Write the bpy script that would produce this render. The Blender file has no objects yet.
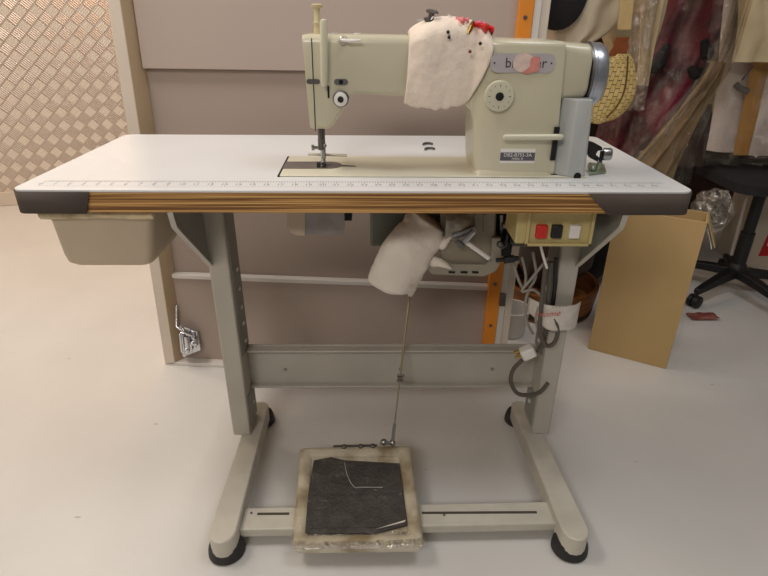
import bpy, bmesh, math, random
from mathutils import Vector, Matrix, noise
random.seed(7)
scene = bpy.context.scene
col = scene.collection
PI = math.pi

# ------------------------------------------------------------------ camera
F, YAW, PITCH, ROLL = 548.7, .017, .461, .008
CAM = Vector((.035, -.944, 1.062))
_d = Vector((math.sin(YAW)*math.cos(PITCH), math.cos(YAW)*math.cos(PITCH), -math.sin(PITCH)))
_r = Vector((math.cos(YAW), -math.sin(YAW), 0))
_u = _r.cross(_d)
CR = math.cos(ROLL)*_r + math.sin(ROLL)*_u
CU = -math.sin(ROLL)*_r + math.cos(ROLL)*_u
cam_data = bpy.data.cameras.new('camera')
cam_data.sensor_width = 36
cam_data.lens = F/768*36
cam_data.clip_start = .01
cam = bpy.data.objects.new('camera', cam_data)
m = Matrix((CR, CU, -_d)).transposed().to_4x4()
m.translation = CAM
cam.matrix_world = m
col.objects.link(cam)
scene.camera = cam

def at(x, y, X=None, Y=None, Z=None):
    """the place on a wall, shelf or floor plane of the room that a measured photo position belongs to"""
    v = _d + (x-384)/F*CR + (288-y)/F*CU
    if X is not None: t = (X-CAM.x)/v.x
    elif Y is not None: t = (Y-CAM.y)/v.y
    else: t = (Z-CAM.z)/v.z
    return CAM + v*t

# ------------------------------------------------------------------ materials
def mat(name, c, rough=.5, metal=0, var=.0, scale=8, bump=0, bscale=60, c2=None, spec=.5, coat=0, emit=0, detail=4, stretch=None):
    M = bpy.data.materials.new(name); M.use_nodes = True
    nt = M.node_tree; b = nt.nodes['Principled BSDF']
    c = tuple(c)+(1,)
    b.inputs['Base Color'].default_value = c
    b.inputs['Roughness'].default_value = rough
    b.inputs['Metallic'].default_value = metal
    b.inputs['Specular IOR Level'].default_value = spec
    b.inputs['Coat Weight'].default_value = coat
    tc = nt.nodes.new('ShaderNodeTexCoord')
    src = tc.outputs['Object']
    if stretch:
        mp = nt.nodes.new('ShaderNodeMapping'); mp.inputs['Scale'].default_value = stretch
        nt.links.new(src, mp.inputs['Vector']); src = mp.outputs['Vector']
    n = nt.nodes.new('ShaderNodeTexNoise'); n.inputs['Scale'].default_value = scale; n.inputs['Detail'].default_value = detail
    nt.links.new(src, n.inputs['Vector'])
    cr = nt.nodes.new('ShaderNodeValToRGB')
    if c2 is None:
        k = 1-var*1.2; cc = tuple(x*k for x in c[:3])+(1,); lo, hi = cc, tuple(min(1, x*(1+var*.5)) for x in c[:3])+(1,)
    else:
        lo, hi = tuple(c2)+(1,), c
    cr.color_ramp.elements[0].color = lo; cr.color_ramp.elements[0].position = .35
    cr.color_ramp.elements[1].color = hi; cr.color_ramp.elements[1].position = .62
    nt.links.new(n.outputs['Fac'], cr.inputs['Fac']); nt.links.new(cr.outputs['Color'], b.inputs['Base Color'])
    if bump:
        n2 = nt.nodes.new('ShaderNodeTexNoise'); n2.inputs['Scale'].default_value = bscale; n2.inputs['Detail'].default_value = 3
        nt.links.new(src, n2.inputs['Vector'])
        bp = nt.nodes.new('ShaderNodeBump'); bp.inputs['Strength'].default_value = bump; bp.inputs['Distance'].default_value = .01
        nt.links.new(n2.outputs['Fac'], bp.inputs['Height']); nt.links.new(bp.outputs['Normal'], b.inputs['Normal'])
    return M

def s(r, g, b):   # 8-bit display colour to linear
    f = lambda v: (v/255/12.92) if v/255 <= .04045 else ((v/255+.055)/1.055)**2.4
    return (f(r), f(g), f(b))

M_lam = mat('white_laminate', s(223,222,221), .32, var=.03, scale=3)
M_guard = mat('dark_plastic_edging', s(84,74,68), .8, var=.05, spec=.25)
M_cream = mat('cream_enamel', s(204,197,172), .3, var=.03, scale=5, coat=.2)
M_cream2 = mat('cream_enamel_light', s(208,204,180), .3, var=.03, scale=5, coat=.2)
M_grey_e = mat('grey_enamel', s(180,182,180), .35, var=.03)
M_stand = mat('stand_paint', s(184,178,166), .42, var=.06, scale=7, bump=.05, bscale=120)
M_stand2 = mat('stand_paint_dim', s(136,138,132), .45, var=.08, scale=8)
M_stand3 = mat('stand_paint_worn', s(200,194,180), .42, var=.1, scale=12)
M_rubber = mat('black_rubber', s(42,40,40), .6, var=.2)
M_black = mat('black_plastic', s(24,23,24), .5)
M_hole = mat('dark_recess', s(12,11,11), .8)
M_steel = mat('steel', s(170,170,170), .3, 1, var=.1)
M_dsteel = mat('dark_steel', s(116,112,110), .4, .8, var=.15, scale=40)
M_chrome = mat('bright_metal', s(214,216,222), .18, 1)
M_drawer = mat('beige_plastic_drawer', s(192,174,150), .5, var=.05)
M_tape = mat('masking_tape', s(214,196,160), .45, c2=s(176,152,116), scale=34)
M_pad = mat('ribbed_rubber_pad', s(62,58,56), .6, var=.15, scale=30, bump=.3, bscale=140)
M_treadle = mat('worn_cream_cast_iron', s(208,200,180), .4, c2=s(150,134,104), scale=16, detail=8, bump=.12, bscale=90)
M_cloth = mat('white_cotton', s(236,220,204), .9, var=.08, scale=14, bump=.35, bscale=45, spec=.2)
M_cloth2 = mat('white_cotton_sleeve', s(232,222,210), .9, var=.06, scale=14, bump=.4, bscale=38, spec=.2)
M_red = mat('red', s(206,40,34), .4)
M_pink = mat('pink_fabric', s(226,132,136), .8, var=.1)
M_label = mat('label_silver', s(196,190,192), .35, .2)
M_ink = mat('dark_ink', s(50,48,54), .6)
M_badge = mat('badge_grey', s(92,90,98), .5)
M_white = mat('white_plastic', s(232,228,222), .4)
M_stick1 = mat('sticker_pale_pink', s(226,200,190), .5, var=.1, scale=90)
M_stick2 = mat('sticker_coral', s(216,140,130), .5, var=.1, scale=90)
M_ybox = mat('yellowed_cream_plastic', s(196,180,124), .42, var=.04)
M_panel = mat('taupe_board', s(170,153,142), .5, var=.025, scale=2)
M_panel_u = mat('taupe_board_upper', s(180,163,152), .48, var=.02, scale=2)
M_stile = mat('off_white_stile', s(214,200,184), .5, var=.03)
M_stile2 = mat('tan_stile_edge', s(188,164,132), .5, var=.05)
M_rail = mat('off_white_rail', s(214,208,200), .5)
M_orange = mat('orange_strip', s(226,138,36), .5, var=.05)
M_card = mat('cardboard', s(188,158,110), .75, var=.05, scale=6, stretch=(1,1,.2), spec=.2)
M_card2 = mat('cardboard_inner', s(176,150,104), .8, var=.06)
M_maroon = mat('maroon_satin', s(122,26,52), .45, c2=s(66,12,30), scale=9)
M_beige = mat('beige_cloth', s(206,186,148), .85, var=.15, scale=6)
M_creamcloth = mat('cream_canvas', s(214,198,170), .85, var=.12, scale=7, bump=.2, bscale=20)
M_blackcloth = mat('black_cloth', s(38,36,38), .9, var=.2)
M_whitecloth = mat('white_satin', s(226,216,214), .6, var=.08, scale=6)
M_brownleather = mat('brown_leather', s(142,74,32), .5, var=.2, scale=30)
M_strap = mat('webbing_strap', s(210,178,122), .8, var=.06, scale=50)
M_tanstrap = mat('tan_cloth_band', s(186,138,66), .7, var=.1, scale=14)
M_wood = mat('brown_wood', s(140,88,36), .5, c2=s(86,48,18), scale=9, stretch=(1,1,8))
M_darkwood = mat('dark_wood', s(58,34,22), .6, c2=s(26,15,11), scale=5, stretch=(1,1,.15))
M_cable = mat('grey_cable', s(150,146,138), .5)
M_cable2 = mat('dark_grey_cable', s(88,82,74), .5)
M_motor = mat('grey_cast_motor', s(138,128,110), .5, var=.12, scale=14)
M_oilpan = mat('grey_green_enamel', s(116,120,108), .45, var=.12, scale=9)
M_brass = mat('brass', s(180,150,80), .3, 1)
M_greenm = mat('grey_green_metal', s(150,160,140), .35, .6, var=.2, scale=60)
M_tub = mat('grey_white_plastic', s(190,188,184), .5)
M_redlabel = mat('red_label', s(186,20,30), .5)
M_boxwhite = mat('white_board_box', s(196,182,164), .6, var=.03)

def clear(name, amount=.22, tint=(.95,.93,.9), bscale=18, rough=.12):
    M = bpy.data.materials.new(name); M.use_nodes = True
    nt = M.node_tree; nt.nodes.clear()
    o = nt.nodes.new('ShaderNodeOutputMaterial')
    t = nt.nodes.new('ShaderNodeBsdfTransparent'); t.inputs['Color'].default_value = tint+(1,)
    g = nt.nodes.new('ShaderNodeBsdfGlossy'); g.inputs['Roughness'].default_value = rough
    g.inputs['Color'].default_value = (.9,.88,.84,1)
    df = nt.nodes.new('ShaderNodeBsdfDiffuse'); df.inputs['Color'].default_value = (.62,.57,.5,1)
    mx = nt.nodes.new('ShaderNodeMixShader'); mx2 = nt.nodes.new('ShaderNodeMixShader')
    tc = nt.nodes.new('ShaderNodeTexCoord')
    n = nt.nodes.new('ShaderNodeTexNoise'); n.inputs['Scale'].default_value = bscale; n.inputs['Detail'].default_value = 4; n.inputs['Distortion'].default_value = 1.2
    nt.links.new(tc.outputs['Object'], n.inputs['Vector'])
    bp = nt.nodes.new('ShaderNodeBump'); bp.inputs['Strength'].default_value = 1; bp.inputs['Distance'].default_value = .03
    nt.links.new(n.outputs['Fac'], bp.inputs['Height'])
    nt.links.new(bp.outputs['Normal'], g.inputs['Normal']); nt.links.new(bp.outputs['Normal'], df.inputs['Normal'])
    cr = nt.nodes.new('ShaderNodeValToRGB'); cr.color_ramp.elements[0].position = .45; cr.color_ramp.elements[1].position = .7
    cr.color_ramp.elements[0].color = (amount*.5,)*3+(1,); cr.color_ramp.elements[1].color = (min(1,amount*2.2),)*3+(1,)
    nt.links.new(n.outputs['Fac'], cr.inputs['Fac'])
    mx2.inputs['Fac'].default_value = .3
    nt.links.new(g.outputs[0], mx2.inputs[1]); nt.links.new(df.outputs[0], mx2.inputs[2])
    nt.links.new(cr.outputs['Color'], mx.inputs['Fac'])
    nt.links.new(t.outputs[0], mx.inputs[1]); nt.links.new(mx2.outputs[0], mx.inputs[2])
    nt.links.new(mx.outputs[0], o.inputs['Surface'])
    return M
M_clear = clear('clear_plastic_film', .06, rough=.06)
M_clear2 = clear('crinkled_plastic_bag', .26, bscale=26)
M_film = clear('clear_sticky_film', .035, bscale=30, rough=.2)

def plywood():
    M = bpy.data.materials.new('plywood_edge'); M.use_nodes = True
    nt = M.node_tree; b = nt.nodes['Principled BSDF']; b.inputs['Roughness'].default_value = .55
    tc = nt.nodes.new('ShaderNodeTexCoord'); mp = nt.nodes.new('ShaderNodeMapping')
    mp.inputs['Scale'].default_value = (3.0, 3.0, 330)
    nt.links.new(tc.outputs['Object'], mp.inputs['Vector'])
    n = nt.nodes.new('ShaderNodeTexNoise'); n.inputs['Scale'].default_value = 1; n.inputs['Detail'].default_value = 1.5
    nt.links.new(mp.outputs['Vector'], n.inputs['Vector'])
    cr = nt.nodes.new('ShaderNodeValToRGB')
    e = cr.color_ramp.elements
    e[0].position = .38; e[0].color = s(112,74,34)+(1,)
    e[1].position = .62; e[1].color = s(206,162,98)+(1,)
    k = e.new(.5); k.color = s(164,118,64)+(1,)
    nt.links.new(n.outputs['Fac'], cr.inputs['Fac']); nt.links.new(cr.outputs['Color'], b.inputs['Base Color'])
    return M
M_ply = plywood()

def tread():
    M = bpy.data.materials.new('aluminium_tread_plate'); M.use_nodes = True
    nt = M.node_tree; b = nt.nodes['Principled BSDF']
    b.inputs['Metallic'].default_value = .75; b.inputs['Roughness'].default_value = .36
    L = nt.links
    def node(t, **k):
        n = nt.nodes.new(t)
        for a, v in k.items(): setattr(n, a, v)
        return n
    def math_(op, a, bb=None):
        n = node('ShaderNodeMath', operation=op)
        for i, v in enumerate((a, bb)):
            if v is None: continue
            if isinstance(v, (int, float)): n.inputs[i].default_value = v
            else: L.new(v, n.inputs[i])
        return n.outputs[0]
    tc = node('ShaderNodeTexCoord'); mp = node('ShaderNodeMapping')
    mp.inputs['Rotation'].default_value = (0, PI/4, 0); mp.inputs['Scale'].default_value = (18.5, 18.5, 18.5)
    L.new(tc.outputs['Object'], mp.inputs['Vector'])
    sp = node('ShaderNodeSeparateXYZ'); L.new(mp.outputs['Vector'], sp.inputs[0])
    u, v = sp.outputs['X'], sp.outputs['Z']
    fu = math_('FLOOR', u); fv = math_('FLOOR', v)
    par = math_('FLOORED_MODULO', math_('ADD', fu, fv), 2)
    ru = math_('SUBTRACT', u, fu); rv = math_('SUBTRACT', v, fv)
    bu = math_('ABSOLUTE', math_('SINE', math_('MULTIPLY', ru, PI*5)))
    bv = math_('ABSOLUTE', math_('SINE', math_('MULTIPLY', rv, PI*5)))
    # bars kept inside the cell
    du = math_('LESS_THAN', math_('ABSOLUTE', math_('SUBTRACT', ru, .5)), .42)
    dv = math_('LESS_THAN', math_('ABSOLUTE', math_('SUBTRACT', rv, .5)), .42)
    h1 = math_('MULTIPLY', bu, dv); h2 = math_('MULTIPLY', bv, du)
    mx = node('ShaderNodeMix', data_type='FLOAT'); L.new(par, mx.inputs[0]); L.new(h1, mx.inputs[2]); L.new(h2, mx.inputs[3])
    bp = node('ShaderNodeBump'); bp.inputs['Strength'].default_value = .5; bp.inputs['Distance'].default_value = .005
    L.new(mx.outputs[0], bp.inputs['Height']); L.new(bp.outputs['Normal'], b.inputs['Normal'])
    cr = node('ShaderNodeMix', data_type='RGBA')
    cr.inputs[6].default_value = s(208,192,178)+(1,); cr.inputs[7].default_value = s(244,234,222)+(1,)
    L.new(math_('MULTIPLY', math_('MULTIPLY', par, du), dv), cr.inputs[0])
    L.new(cr.outputs[2], b.inputs['Base Color'])
    return M
M_tread = tread()

def weave():
    M = bpy.data.materials.new('woven_straw'); M.use_nodes = True
    nt = M.node_tree; b = nt.nodes['Principled BSDF']; b.inputs['Roughness'].default_value = .8
    tc = nt.nodes.new('ShaderNodeTexCoord')
    br = nt.nodes.new('ShaderNodeTexBrick'); br.inputs['Scale'].default_value = 1
    mp = nt.nodes.new('ShaderNodeMapping'); mp.inputs['Scale'].default_value = (26, 40, 1)
    nt.links.new(tc.outputs['UV'], mp.inputs['Vector'])
    nt.links.new(mp.outputs['Vector'], br.inputs['Vector'])
    br.inputs['Color1'].default_value = s(232,204,138)+(1,); br.inputs['Color2'].default_value = s(214,182,112)+(1,)
    br.inputs['Mortar'].default_value = s(112,80,34)+(1,)
    br.inputs['Mortar Size'].default_value = .12; br.inputs['Brick Width'].default_value = 2.2; br.inputs['Row Height'].default_value = 3.2
    br.inputs['Mortar Smooth'].default_value = .6
    nt.links.new(br.outputs['Color'], b.inputs['Base Color'])
    bp = nt.nodes.new('ShaderNodeBump'); bp.inputs['Strength'].default_value = .8; bp.inputs['Distance'].default_value = .004; bp.invert = True
    nt.links.new(br.outputs['Fac'], bp.inputs['Height']); nt.links.new(bp.outputs['Normal'], b.inputs['Normal'])
    return M
M_weave = weave()

def floor_mat():
    M = bpy.data.materials.new('painted_concrete'); M.use_nodes = True
    nt = M.node_tree; b = nt.nodes['Principled BSDF']; b.inputs['Roughness'].default_value = .38
    tc = nt.nodes.new('ShaderNodeTexCoord')
    n = nt.nodes.new('ShaderNodeTexNoise'); n.inputs['Scale'].default_value = 2.2; n.inputs['Detail'].default_value = 6
    nt.links.new(tc.outputs['Object'], n.inputs['Vector'])
    cr = nt.nodes.new('ShaderNodeValToRGB')
    cr.color_ramp.elements[0].color = s(208,205,200)+(1,); cr.color_ramp.elements[0].position = .3
    cr.color_ramp.elements[1].color = s(219,216,211)+(1,); cr.color_ramp.elements[1].position = .7
    nt.links.new(n.outputs['Fac'], cr.inputs['Fac'])
    # a few small scuffs
    v = nt.nodes.new('ShaderNodeTexVoronoi'); v.inputs['Scale'].default_value = 5.5
    mp = nt.nodes.new('ShaderNodeMapping'); mp.inputs['Scale'].default_value = (.8, 2.2, 1)
    nt.links.new(tc.outputs['Object'], mp.inputs['Vector']); nt.links.new(mp.outputs['Vector'], v.inputs['Vector'])
    r2 = nt.nodes.new('ShaderNodeValToRGB'); r2.color_ramp.elements[0].position = .015; r2.color_ramp.elements[1].position = .045
    r2.color_ramp.elements[0].color = (.55,.5,.45,1); r2.color_ramp.elements[1].color = (1,1,1,1)
    nt.links.new(v.outputs['Distance'], r2.inputs['Fac'])
    mx = nt.nodes.new('ShaderNodeMix'); mx.data_type = 'RGBA'; mx.blend_type = 'MULTIPLY'; mx.inputs[0].default_value = .8
    nt.links.new(cr.outputs['Color'], mx.inputs[6]); nt.links.new(r2.outputs['Color'], mx.inputs[7])
    nt.links.new(mx.outputs[2], b.inputs['Base Color'])
    n2 = nt.nodes.new('ShaderNodeTexNoise'); n2.inputs['Scale'].default_value = 30
    nt.links.new(tc.outputs['Object'], n2.inputs['Vector'])
    bp = nt.nodes.new('ShaderNodeBump'); bp.inputs['Strength'].default_value = .08; bp.inputs['Distance'].default_value = .01
    nt.links.new(n2.outputs['Fac'], bp.inputs['Height']); nt.links.new(bp.outputs['Normal'], b.inputs['Normal'])
    return M
M_floor = floor_mat()
M_ceil = mat('ceiling_paint', (.75,.74,.72), .9)
M_wallp = mat('wall_paint', s(206,196,182), .8, var=.03)

# ------------------------------------------------------------------ mesh builder
WL = {}
class MB:
    def __init__(self): self.bm = bmesh.new(); self.uv = None
    def add(self, verts, faces):
        vs = [self.bm.verts.new(Vector(v)) for v in verts]
        for f in faces:
            try: self.bm.faces.new([vs[i] for i in f])
            except ValueError: pass
        return vs
    def box(self, lo, hi, rot=None, piv=None):
        x0,y0,z0 = lo; x1,y1,z1 = hi
        v = [Vector(p) for p in ((x0,y0,z0),(x1,y0,z0),(x1,y1,z0),(x0,y1,z0),(x0,y0,z1),(x1,y0,z1),(x1,y1,z1),(x0,y1,z1))]
        if rot is not None:
            piv = Vector(piv) if piv is not None else sum(v, Vector())/8
            v = [rot @ (p-piv) + piv for p in v]
        self.add(v, [(0,3,2,1),(4,5,6,7),(0,1,5,4),(1,2,6,5),(2,3,7,6),(3,0,4,7)]); return self
    def prism(self, poly, vec):
        n = len(poly); vec = Vector(vec)
        a = [Vector(p) for p in poly]; b = [p+vec for p in a]
        f = [tuple(range(n))[::-1], tuple(range(n, 2*n))] + [(i,(i+1)%n,n+(i+1)%n,n+i) for i in range(n)]
        self.add(a+b, f); return self
    def loft(self, secs, cap=True, closed=True):
        n = len(secs[0]); v = [Vector(p) for q in secs for p in q]; f = []
        for i in range(len(secs)-1):
            for j in range(n if closed else n-1):
                k = (j+1) % n
                f.append((i*n+j, i*n+k, (i+1)*n+k, (i+1)*n+j))
        if cap:
            f.append(tuple(range(n))[::-1]); f.append(tuple((len(secs)-1)*n+i for i in range(n)))
        self.add(v, f); return self
    def tube(self, path, r, n=10, cap=True):
        P = [Vector(p) for p in path]; secs = []
        R = r if isinstance(r, (list, tuple)) else [r]*len(P)
        up = None
        for i, p in enumerate(P):
            t = (P[min(i+1, len(P)-1)]-P[max(i-1, 0)]).normalized()
            if up is None:
                up = t.orthogonal().normalized()
            else:
                up = (up - t*up.dot(t))
                up = up.normalized() if up.length > 1e-6 else t.orthogonal().normalized()
            w = t.cross(up)
            secs.append([p + R[i]*(math.cos(a)*up+math.sin(a)*w) for a in (2*PI*k/n for k in range(n))])
        return self.loft(secs, cap)
    def lathe(self, o, axis, prof, n=28):
        """prof: (distance along axis, radius)"""
        o = Vector(o); a = Vector(axis).normalized(); u = a.orthogonal().normalized(); w = a.cross(u)
        secs = [[o + a*h + max(r, 1e-4)*(math.cos(t)*u+math.sin(t)*w) for t in (2*PI*k/n for k in range(n))] for h, r in prof]
        return self.loft(secs)
    def disc(self, o, axis, r, h, n=28): return self.lathe(o, axis, [(0,r),(h,r)], n)
    def grid(self, fn, nu, nv, uv=False):
        vs = [fn(i/nu, j/nv) for i in range(nu+1) for j in range(nv+1)]
        vs = [self.bm.verts.new(Vector(p)) for p in vs]
        if uv and self.uv is None: self.uv = self.bm.loops.layers.uv.new('UVMap')
        for i in range(nu):
            for j in range(nv):
                ids = [(i,j),(i+1,j),(i+1,j+1),(i,j+1)]
                f = self.bm.faces.new([vs[a*(nv+1)+b] for a, b in ids])
                if uv:
                    for l, (a, b) in zip(f.loops, ids): l[self.uv].uv = (a/nu, b/nv)
        return self
    def ball(self, c, r, n=12):
        rr = (r,)*3 if isinstance(r, (int, float)) else r
        secs = []
        for i in range(n+1):
            th = PI*i/n; q = max(math.sin(th), .01)
            secs.append([Vector(c)+Vector((rr[0]*q*math.cos(p), rr[1]*q*math.sin(p), rr[2]*math.cos(th))) for p in (2*PI*k/(2*n) for k in range(2*n))])
        return self.loft(secs)
    def text(self, body, size, o, ux, uy, depth=.0004, align='CENTER'):
        cu = bpy.data.curves.new('lettering', 'FONT'); cu.body = body; cu.size = size; cu.align_x = align; cu.align_y = 'CENTER'
        cu.resolution_u = 2
        t = bpy.data.objects.new('lettering', cu); col.objects.link(t)
        dg = bpy.context.evaluated_depsgraph_get()
        me = t.evaluated_get(dg).to_mesh()
        ux, uy, o = Vector(ux), Vector(uy), Vector(o); nn = ux.cross(uy)
        vs = [o + ux*v.co.x + uy*v.co.y + nn*depth for v in me.vertices]
        self.add(vs, [tuple(p.vertices) for p in me.polygons])
        t.evaluated_get(dg).to_mesh_clear()
        bpy.data.objects.remove(t); bpy.data.curves.remove(cu); return self
    def build(self, name, material, parent=None, bevel=0, seg=2, sub=0, smooth=40, solid=0, fixn=True):
        bm = self.bm
        if fixn: bmesh.ops.recalc_face_normals(bm, faces=bm.faces)
        if parent is not None: L = WL[parent.name]
        else:
            cs = [v.co for v in bm.verts]
            L = Vector(((min(c.x for c in cs)+max(c.x for c in cs))/2, (min(c.y for c in cs)+max(c.y for c in cs))/2, min(c.z for c in cs)))
        for v in bm.verts: v.co -= L
        me = bpy.data.meshes.new(name); bm.to_mesh(me); bm.free()
        for p in me.polygons: p.use_smooth = True
        me.set_sharp_from_angle(angle=math.radians(smooth))
        me.materials.append(material)
        o = bpy.data.objects.new(name, me); col.objects.link(o)
        if parent is not None: o.parent = parent
        else: o.location = L
        WL[o.name] = L
        if solid:
            k = o.modifiers.new('solid', 'SOLIDIFY'); k.thickness = solid; k.offset = 0
        if bevel:
            k = o.modifiers.new('bevel', 'BEVEL'); k.width = bevel; k.segments = seg; k.limit_method = 'ANGLE'; k.angle_limit = math.radians(35); k.harden_normals = False
        if sub:
            k = o.modifiers.new('sub', 'SUBSURF'); k.levels = sub; k.render_levels = sub
        return o

def tag(o, label=None, cat=None, group=None, kind=None):
    if label: o['label'] = label
    if cat: o['category'] = cat
    if group: o['group'] = group
    if kind: o['kind'] = kind
    return o
def thing(name, loc, label, cat, group=None):
    o = bpy.data.objects.new(name, None); o.empty_display_size = .05; col.objects.link(o)
    o.location = loc; WL[o.name] = Vector(loc)
    return tag(o, label, cat, group)
def rrect(cx, cy, hx, hy, r, n=5):
    pts = []
    for qx, qy, a0 in ((1,1,0),(-1,1,PI/2),(-1,-1,PI),(1,-1,1.5*PI)):
        for k in range(n+1):
            a = a0 + PI/2*k/n
            pts.append((cx+qx*(hx-r)+r*math.cos(a), cy+qy*(hy-r)+r*math.sin(a)))
    return pts
def spl(pts, n=8):
    """smooth path through points"""
    P = [Vector(p) for p in pts]; P = [2*P[0]-P[1]]+P+[2*P[-1]-P[-2]]; o = []
    for i in range(1, len(P)-2):
        for k in range(n):
            t = k/n; a,b,c,d = P[i-1:i+3]
            o.append(.5*((2*b)+(c-a)*t+(2*a-5*b+4*c-d)*t*t+(3*b-a-3*c+d)*t**3))
    o.append(P[-2]); return o
def nz(p, sc, seed=0): return noise.noise(Vector(p)*sc+Vector((seed*7.3, seed*3.1, seed)))

# ------------------------------------------------------------------ room
def struct(name, mb, material, **k): return tag(mb.build(name, material, **k), kind='structure')
struct('floor', MB().box((-3.2,-3.2,-.06),(4.2,4.6,0)), M_floor)
struct('ceiling', MB().box((-3.2,-3.2,2.75),(4.2,4.6,2.81)), M_ceil)
wd = Vector((.970,.242,0)).normalized(); wn = Vector((-wd.y, wd.x, 0)); w0 = Vector((-2.2,2.335,0))
def wall_box(mb, a, b, d0, d1, z0, z1):
    p = [w0+wd*a+wn*d0, w0+wd*b+wn*d0, w0+wd*b+wn*d1, w0+wd*a+wn*d1]
    return mb.prism([q+Vector((0,0,z0)) for q in p], (0,0,z1-z0))
struct('wall_back', wall_box(MB(), -1.1, 6.4, .012, .1, 0, 2.75), M_tread)
struct('baseboard_back', wall_box(MB(), -1.1, 6.4, -.006, .012, 0, .085), M_stile, bevel=.004)
struct('wall_left', MB().box((-3.2,-3.2,0),(-3.12,2.3,2.75)), M_wallp)
struct('wall_right', MB().box((4.05,-3.2,0),(4.2,4.0,2.75)), M_wallp)

# ------------------------------------------------------------------ partition panel behind the table
pa, pb = Vector((-.676,.609,0)), Vector((.452,.512,0))
pd = (pb-pa).normalized(); pn = Vector((-pd.y, pd.x, 0)); PL = (pb-pa).length
def pbox(mb, a, b, d0, d1, z0, z1):
    p = [pa+pd*a+pn*d0, pa+pd*b+pn*d0, pa+pd*b+pn*d1, pa+pd*a+pn*d1]
    return mb.prism([q+Vector((0,0,z0)) for q in p], (0,0,z1-z0))
panel = thing('partition_panel', pa+pd*PL/2, 'tall taupe board panel with off-white frame and orange edge strip standing behind the table', 'panel')
PZ = 1.95
pbox(MB(), .058, 1.06, .022, .05, .928, PZ).build('upper_board', M_panel_u, panel, bevel=.002)
pbox(MB(), .056, 1.06, .044, .064, .323, .926).build('middle_board', M_panel, panel, bevel=.002)
pbox(MB(), .056, 1.06, .03, .05, .012, .309).build('lower_board', M_panel, panel, bevel=.002)
pbox(MB(), .0, .036, 0, .06, 0.002, PZ).build('left_stile', M_stile, panel, bevel=.003)
MB().prism([pa+pd*.036+pn*0, pa+pd*.058+pn*.03, pa+pd*.058+pn*.06, pa+pd*.036+pn*.06], (0,0,PZ)).build('stile_edge', M_stile2, panel)
pbox(MB(), .056, 1.06, .022, .05, .309, .323).build('rail', M_rail, panel, bevel=.002)
pbox(MB(), 0.01, 1.12, .0, .05, 0.0, .012).build('bottom_rail', M_rail, panel, bevel=.002)
o = pbox(MB(), 1.046, 1.083, .004, .05, .012, PZ).build('orange_strip', M_orange, panel, bevel=.002)
for z in (.2, .34, .5, .8, 1.06): MB().disc(pa+pd*1.064+pn*.004+Vector((0,0,z)), -pn, .005, .002, 10).build('screw', M_dsteel, o)
pbox(MB(), 1.083, 1.102, .008, .055, .012, PZ).build('right_stile', M_rail, panel, bevel=.002)
pbox(MB(), 1.102, 1.124, .014, .06, .012, PZ).build('right_edge', M_stile, panel, bevel=.002)
pbox(MB(), 1.083, 1.1, .0, .008, .27, .31).build('striker', M_dsteel, panel)
# latch at the lower left corner
lat = MB()
def pp(a, z, d=.012):
    a = .062+(a-.08)*1.35
    return pa+pd*a+pn*d+Vector((0,0,z))
lat.prism([pp(.08,.03), pp(.128,.06), pp(.125,.13), pp(.085,.15)], -pn*.006)
lat.tube([pp(.078,.215,.02), pp(.078,.15,.0), pp(.09,.14,-.005)], .004)
lat.tube([pp(.09,.04,-.004), pp(.09,.13,-.004), pp(.115,.125,-.004), pp(.12,.08,-.006), pp(.095,.05,-.006)], .005)
lat.tube([pp(.1,.06,-.01), pp(.102,.12,-.01)], .007)
lat.tube([pp(.112,.095,-.012), pp(.128,.1,-.012)], .008)
lat.tube([pp(.086,.06,-.01), pp(.088,.13,-.01)], .004)
lat.tube([pp(.11,.06,-.012), pp(.112,.09,-.012), pp(.124,.11,-.008)], .004)
lat.ball(pp(.118,.1,-.016), .007, 6)
lat.ball(pp(.1,.075,-.016), .006, 6)
lat.tube([pp(.09,.155,-.004), pp(.1,.14,-.012), pp(.115,.125,-.008)], .006)
lat.build('latch', M_chrome, panel, bevel=.001)

def lean(o):
    for c in o.children:
        if c.type == 'MESH':
            for v in c.data.vertices:
                z = v.co.z; a = max(0, min(1, v.co.dot(pd)/PL+.5)); v.co += (pd*(.016-.006*a)+pn*.042)*z + pd*.006*a
        lean(c)
lean(panel)

# ------------------------------------------------------------------ sewing table
H = .785
table = thing('sewing_table', (0,.2,0), 'white topped industrial sewing table on grey metal stand with foot treadle', 'table')
outline = rrect(0, .249, .605, .249, .02, 6)
MB().prism([(x,y,H-.005) for x, y in outline], (0,0,.005)).build('tabletop', M_lam, table, bevel=.0012)
top = table.children[0]
MB().prism([(x,y,H-.042) for x, y in rrect(0,.249,.603,.247,.018,6)], (0,0,.0368)).build('plywood_core', M_ply, top)
# moulded corner guards that wrap the two front corners
def guard(sx, xt, xb):
    mb = MB(); n = 10; o = 1.5e-3
    path = [Vector((sx*.605+sx*o, .12, 0))]
    for k in range(n+1):
        a = PI/2*k/n
        path.append(Vector((sx*(.585+(.02+o)*math.cos(a)), .02-(.02+o)*math.sin(a), 0)))
    secs = []
    path.append(Vector((sx*.58, -o, 0)))
    for p in path: secs.append([(p.x,p.y,H-.004),(p.x,p.y,H-.0435)])
    secs.append([(xt,-o,H-.004),(xb,-o,H-.0435)])
    mb.loft(secs, cap=False, closed=False)
    return mb.build('corner_guard', M_guard, top, solid=.0015, smooth=25)
guard(-1, -.468, -.48)
guard(1, .413, .455)
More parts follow.
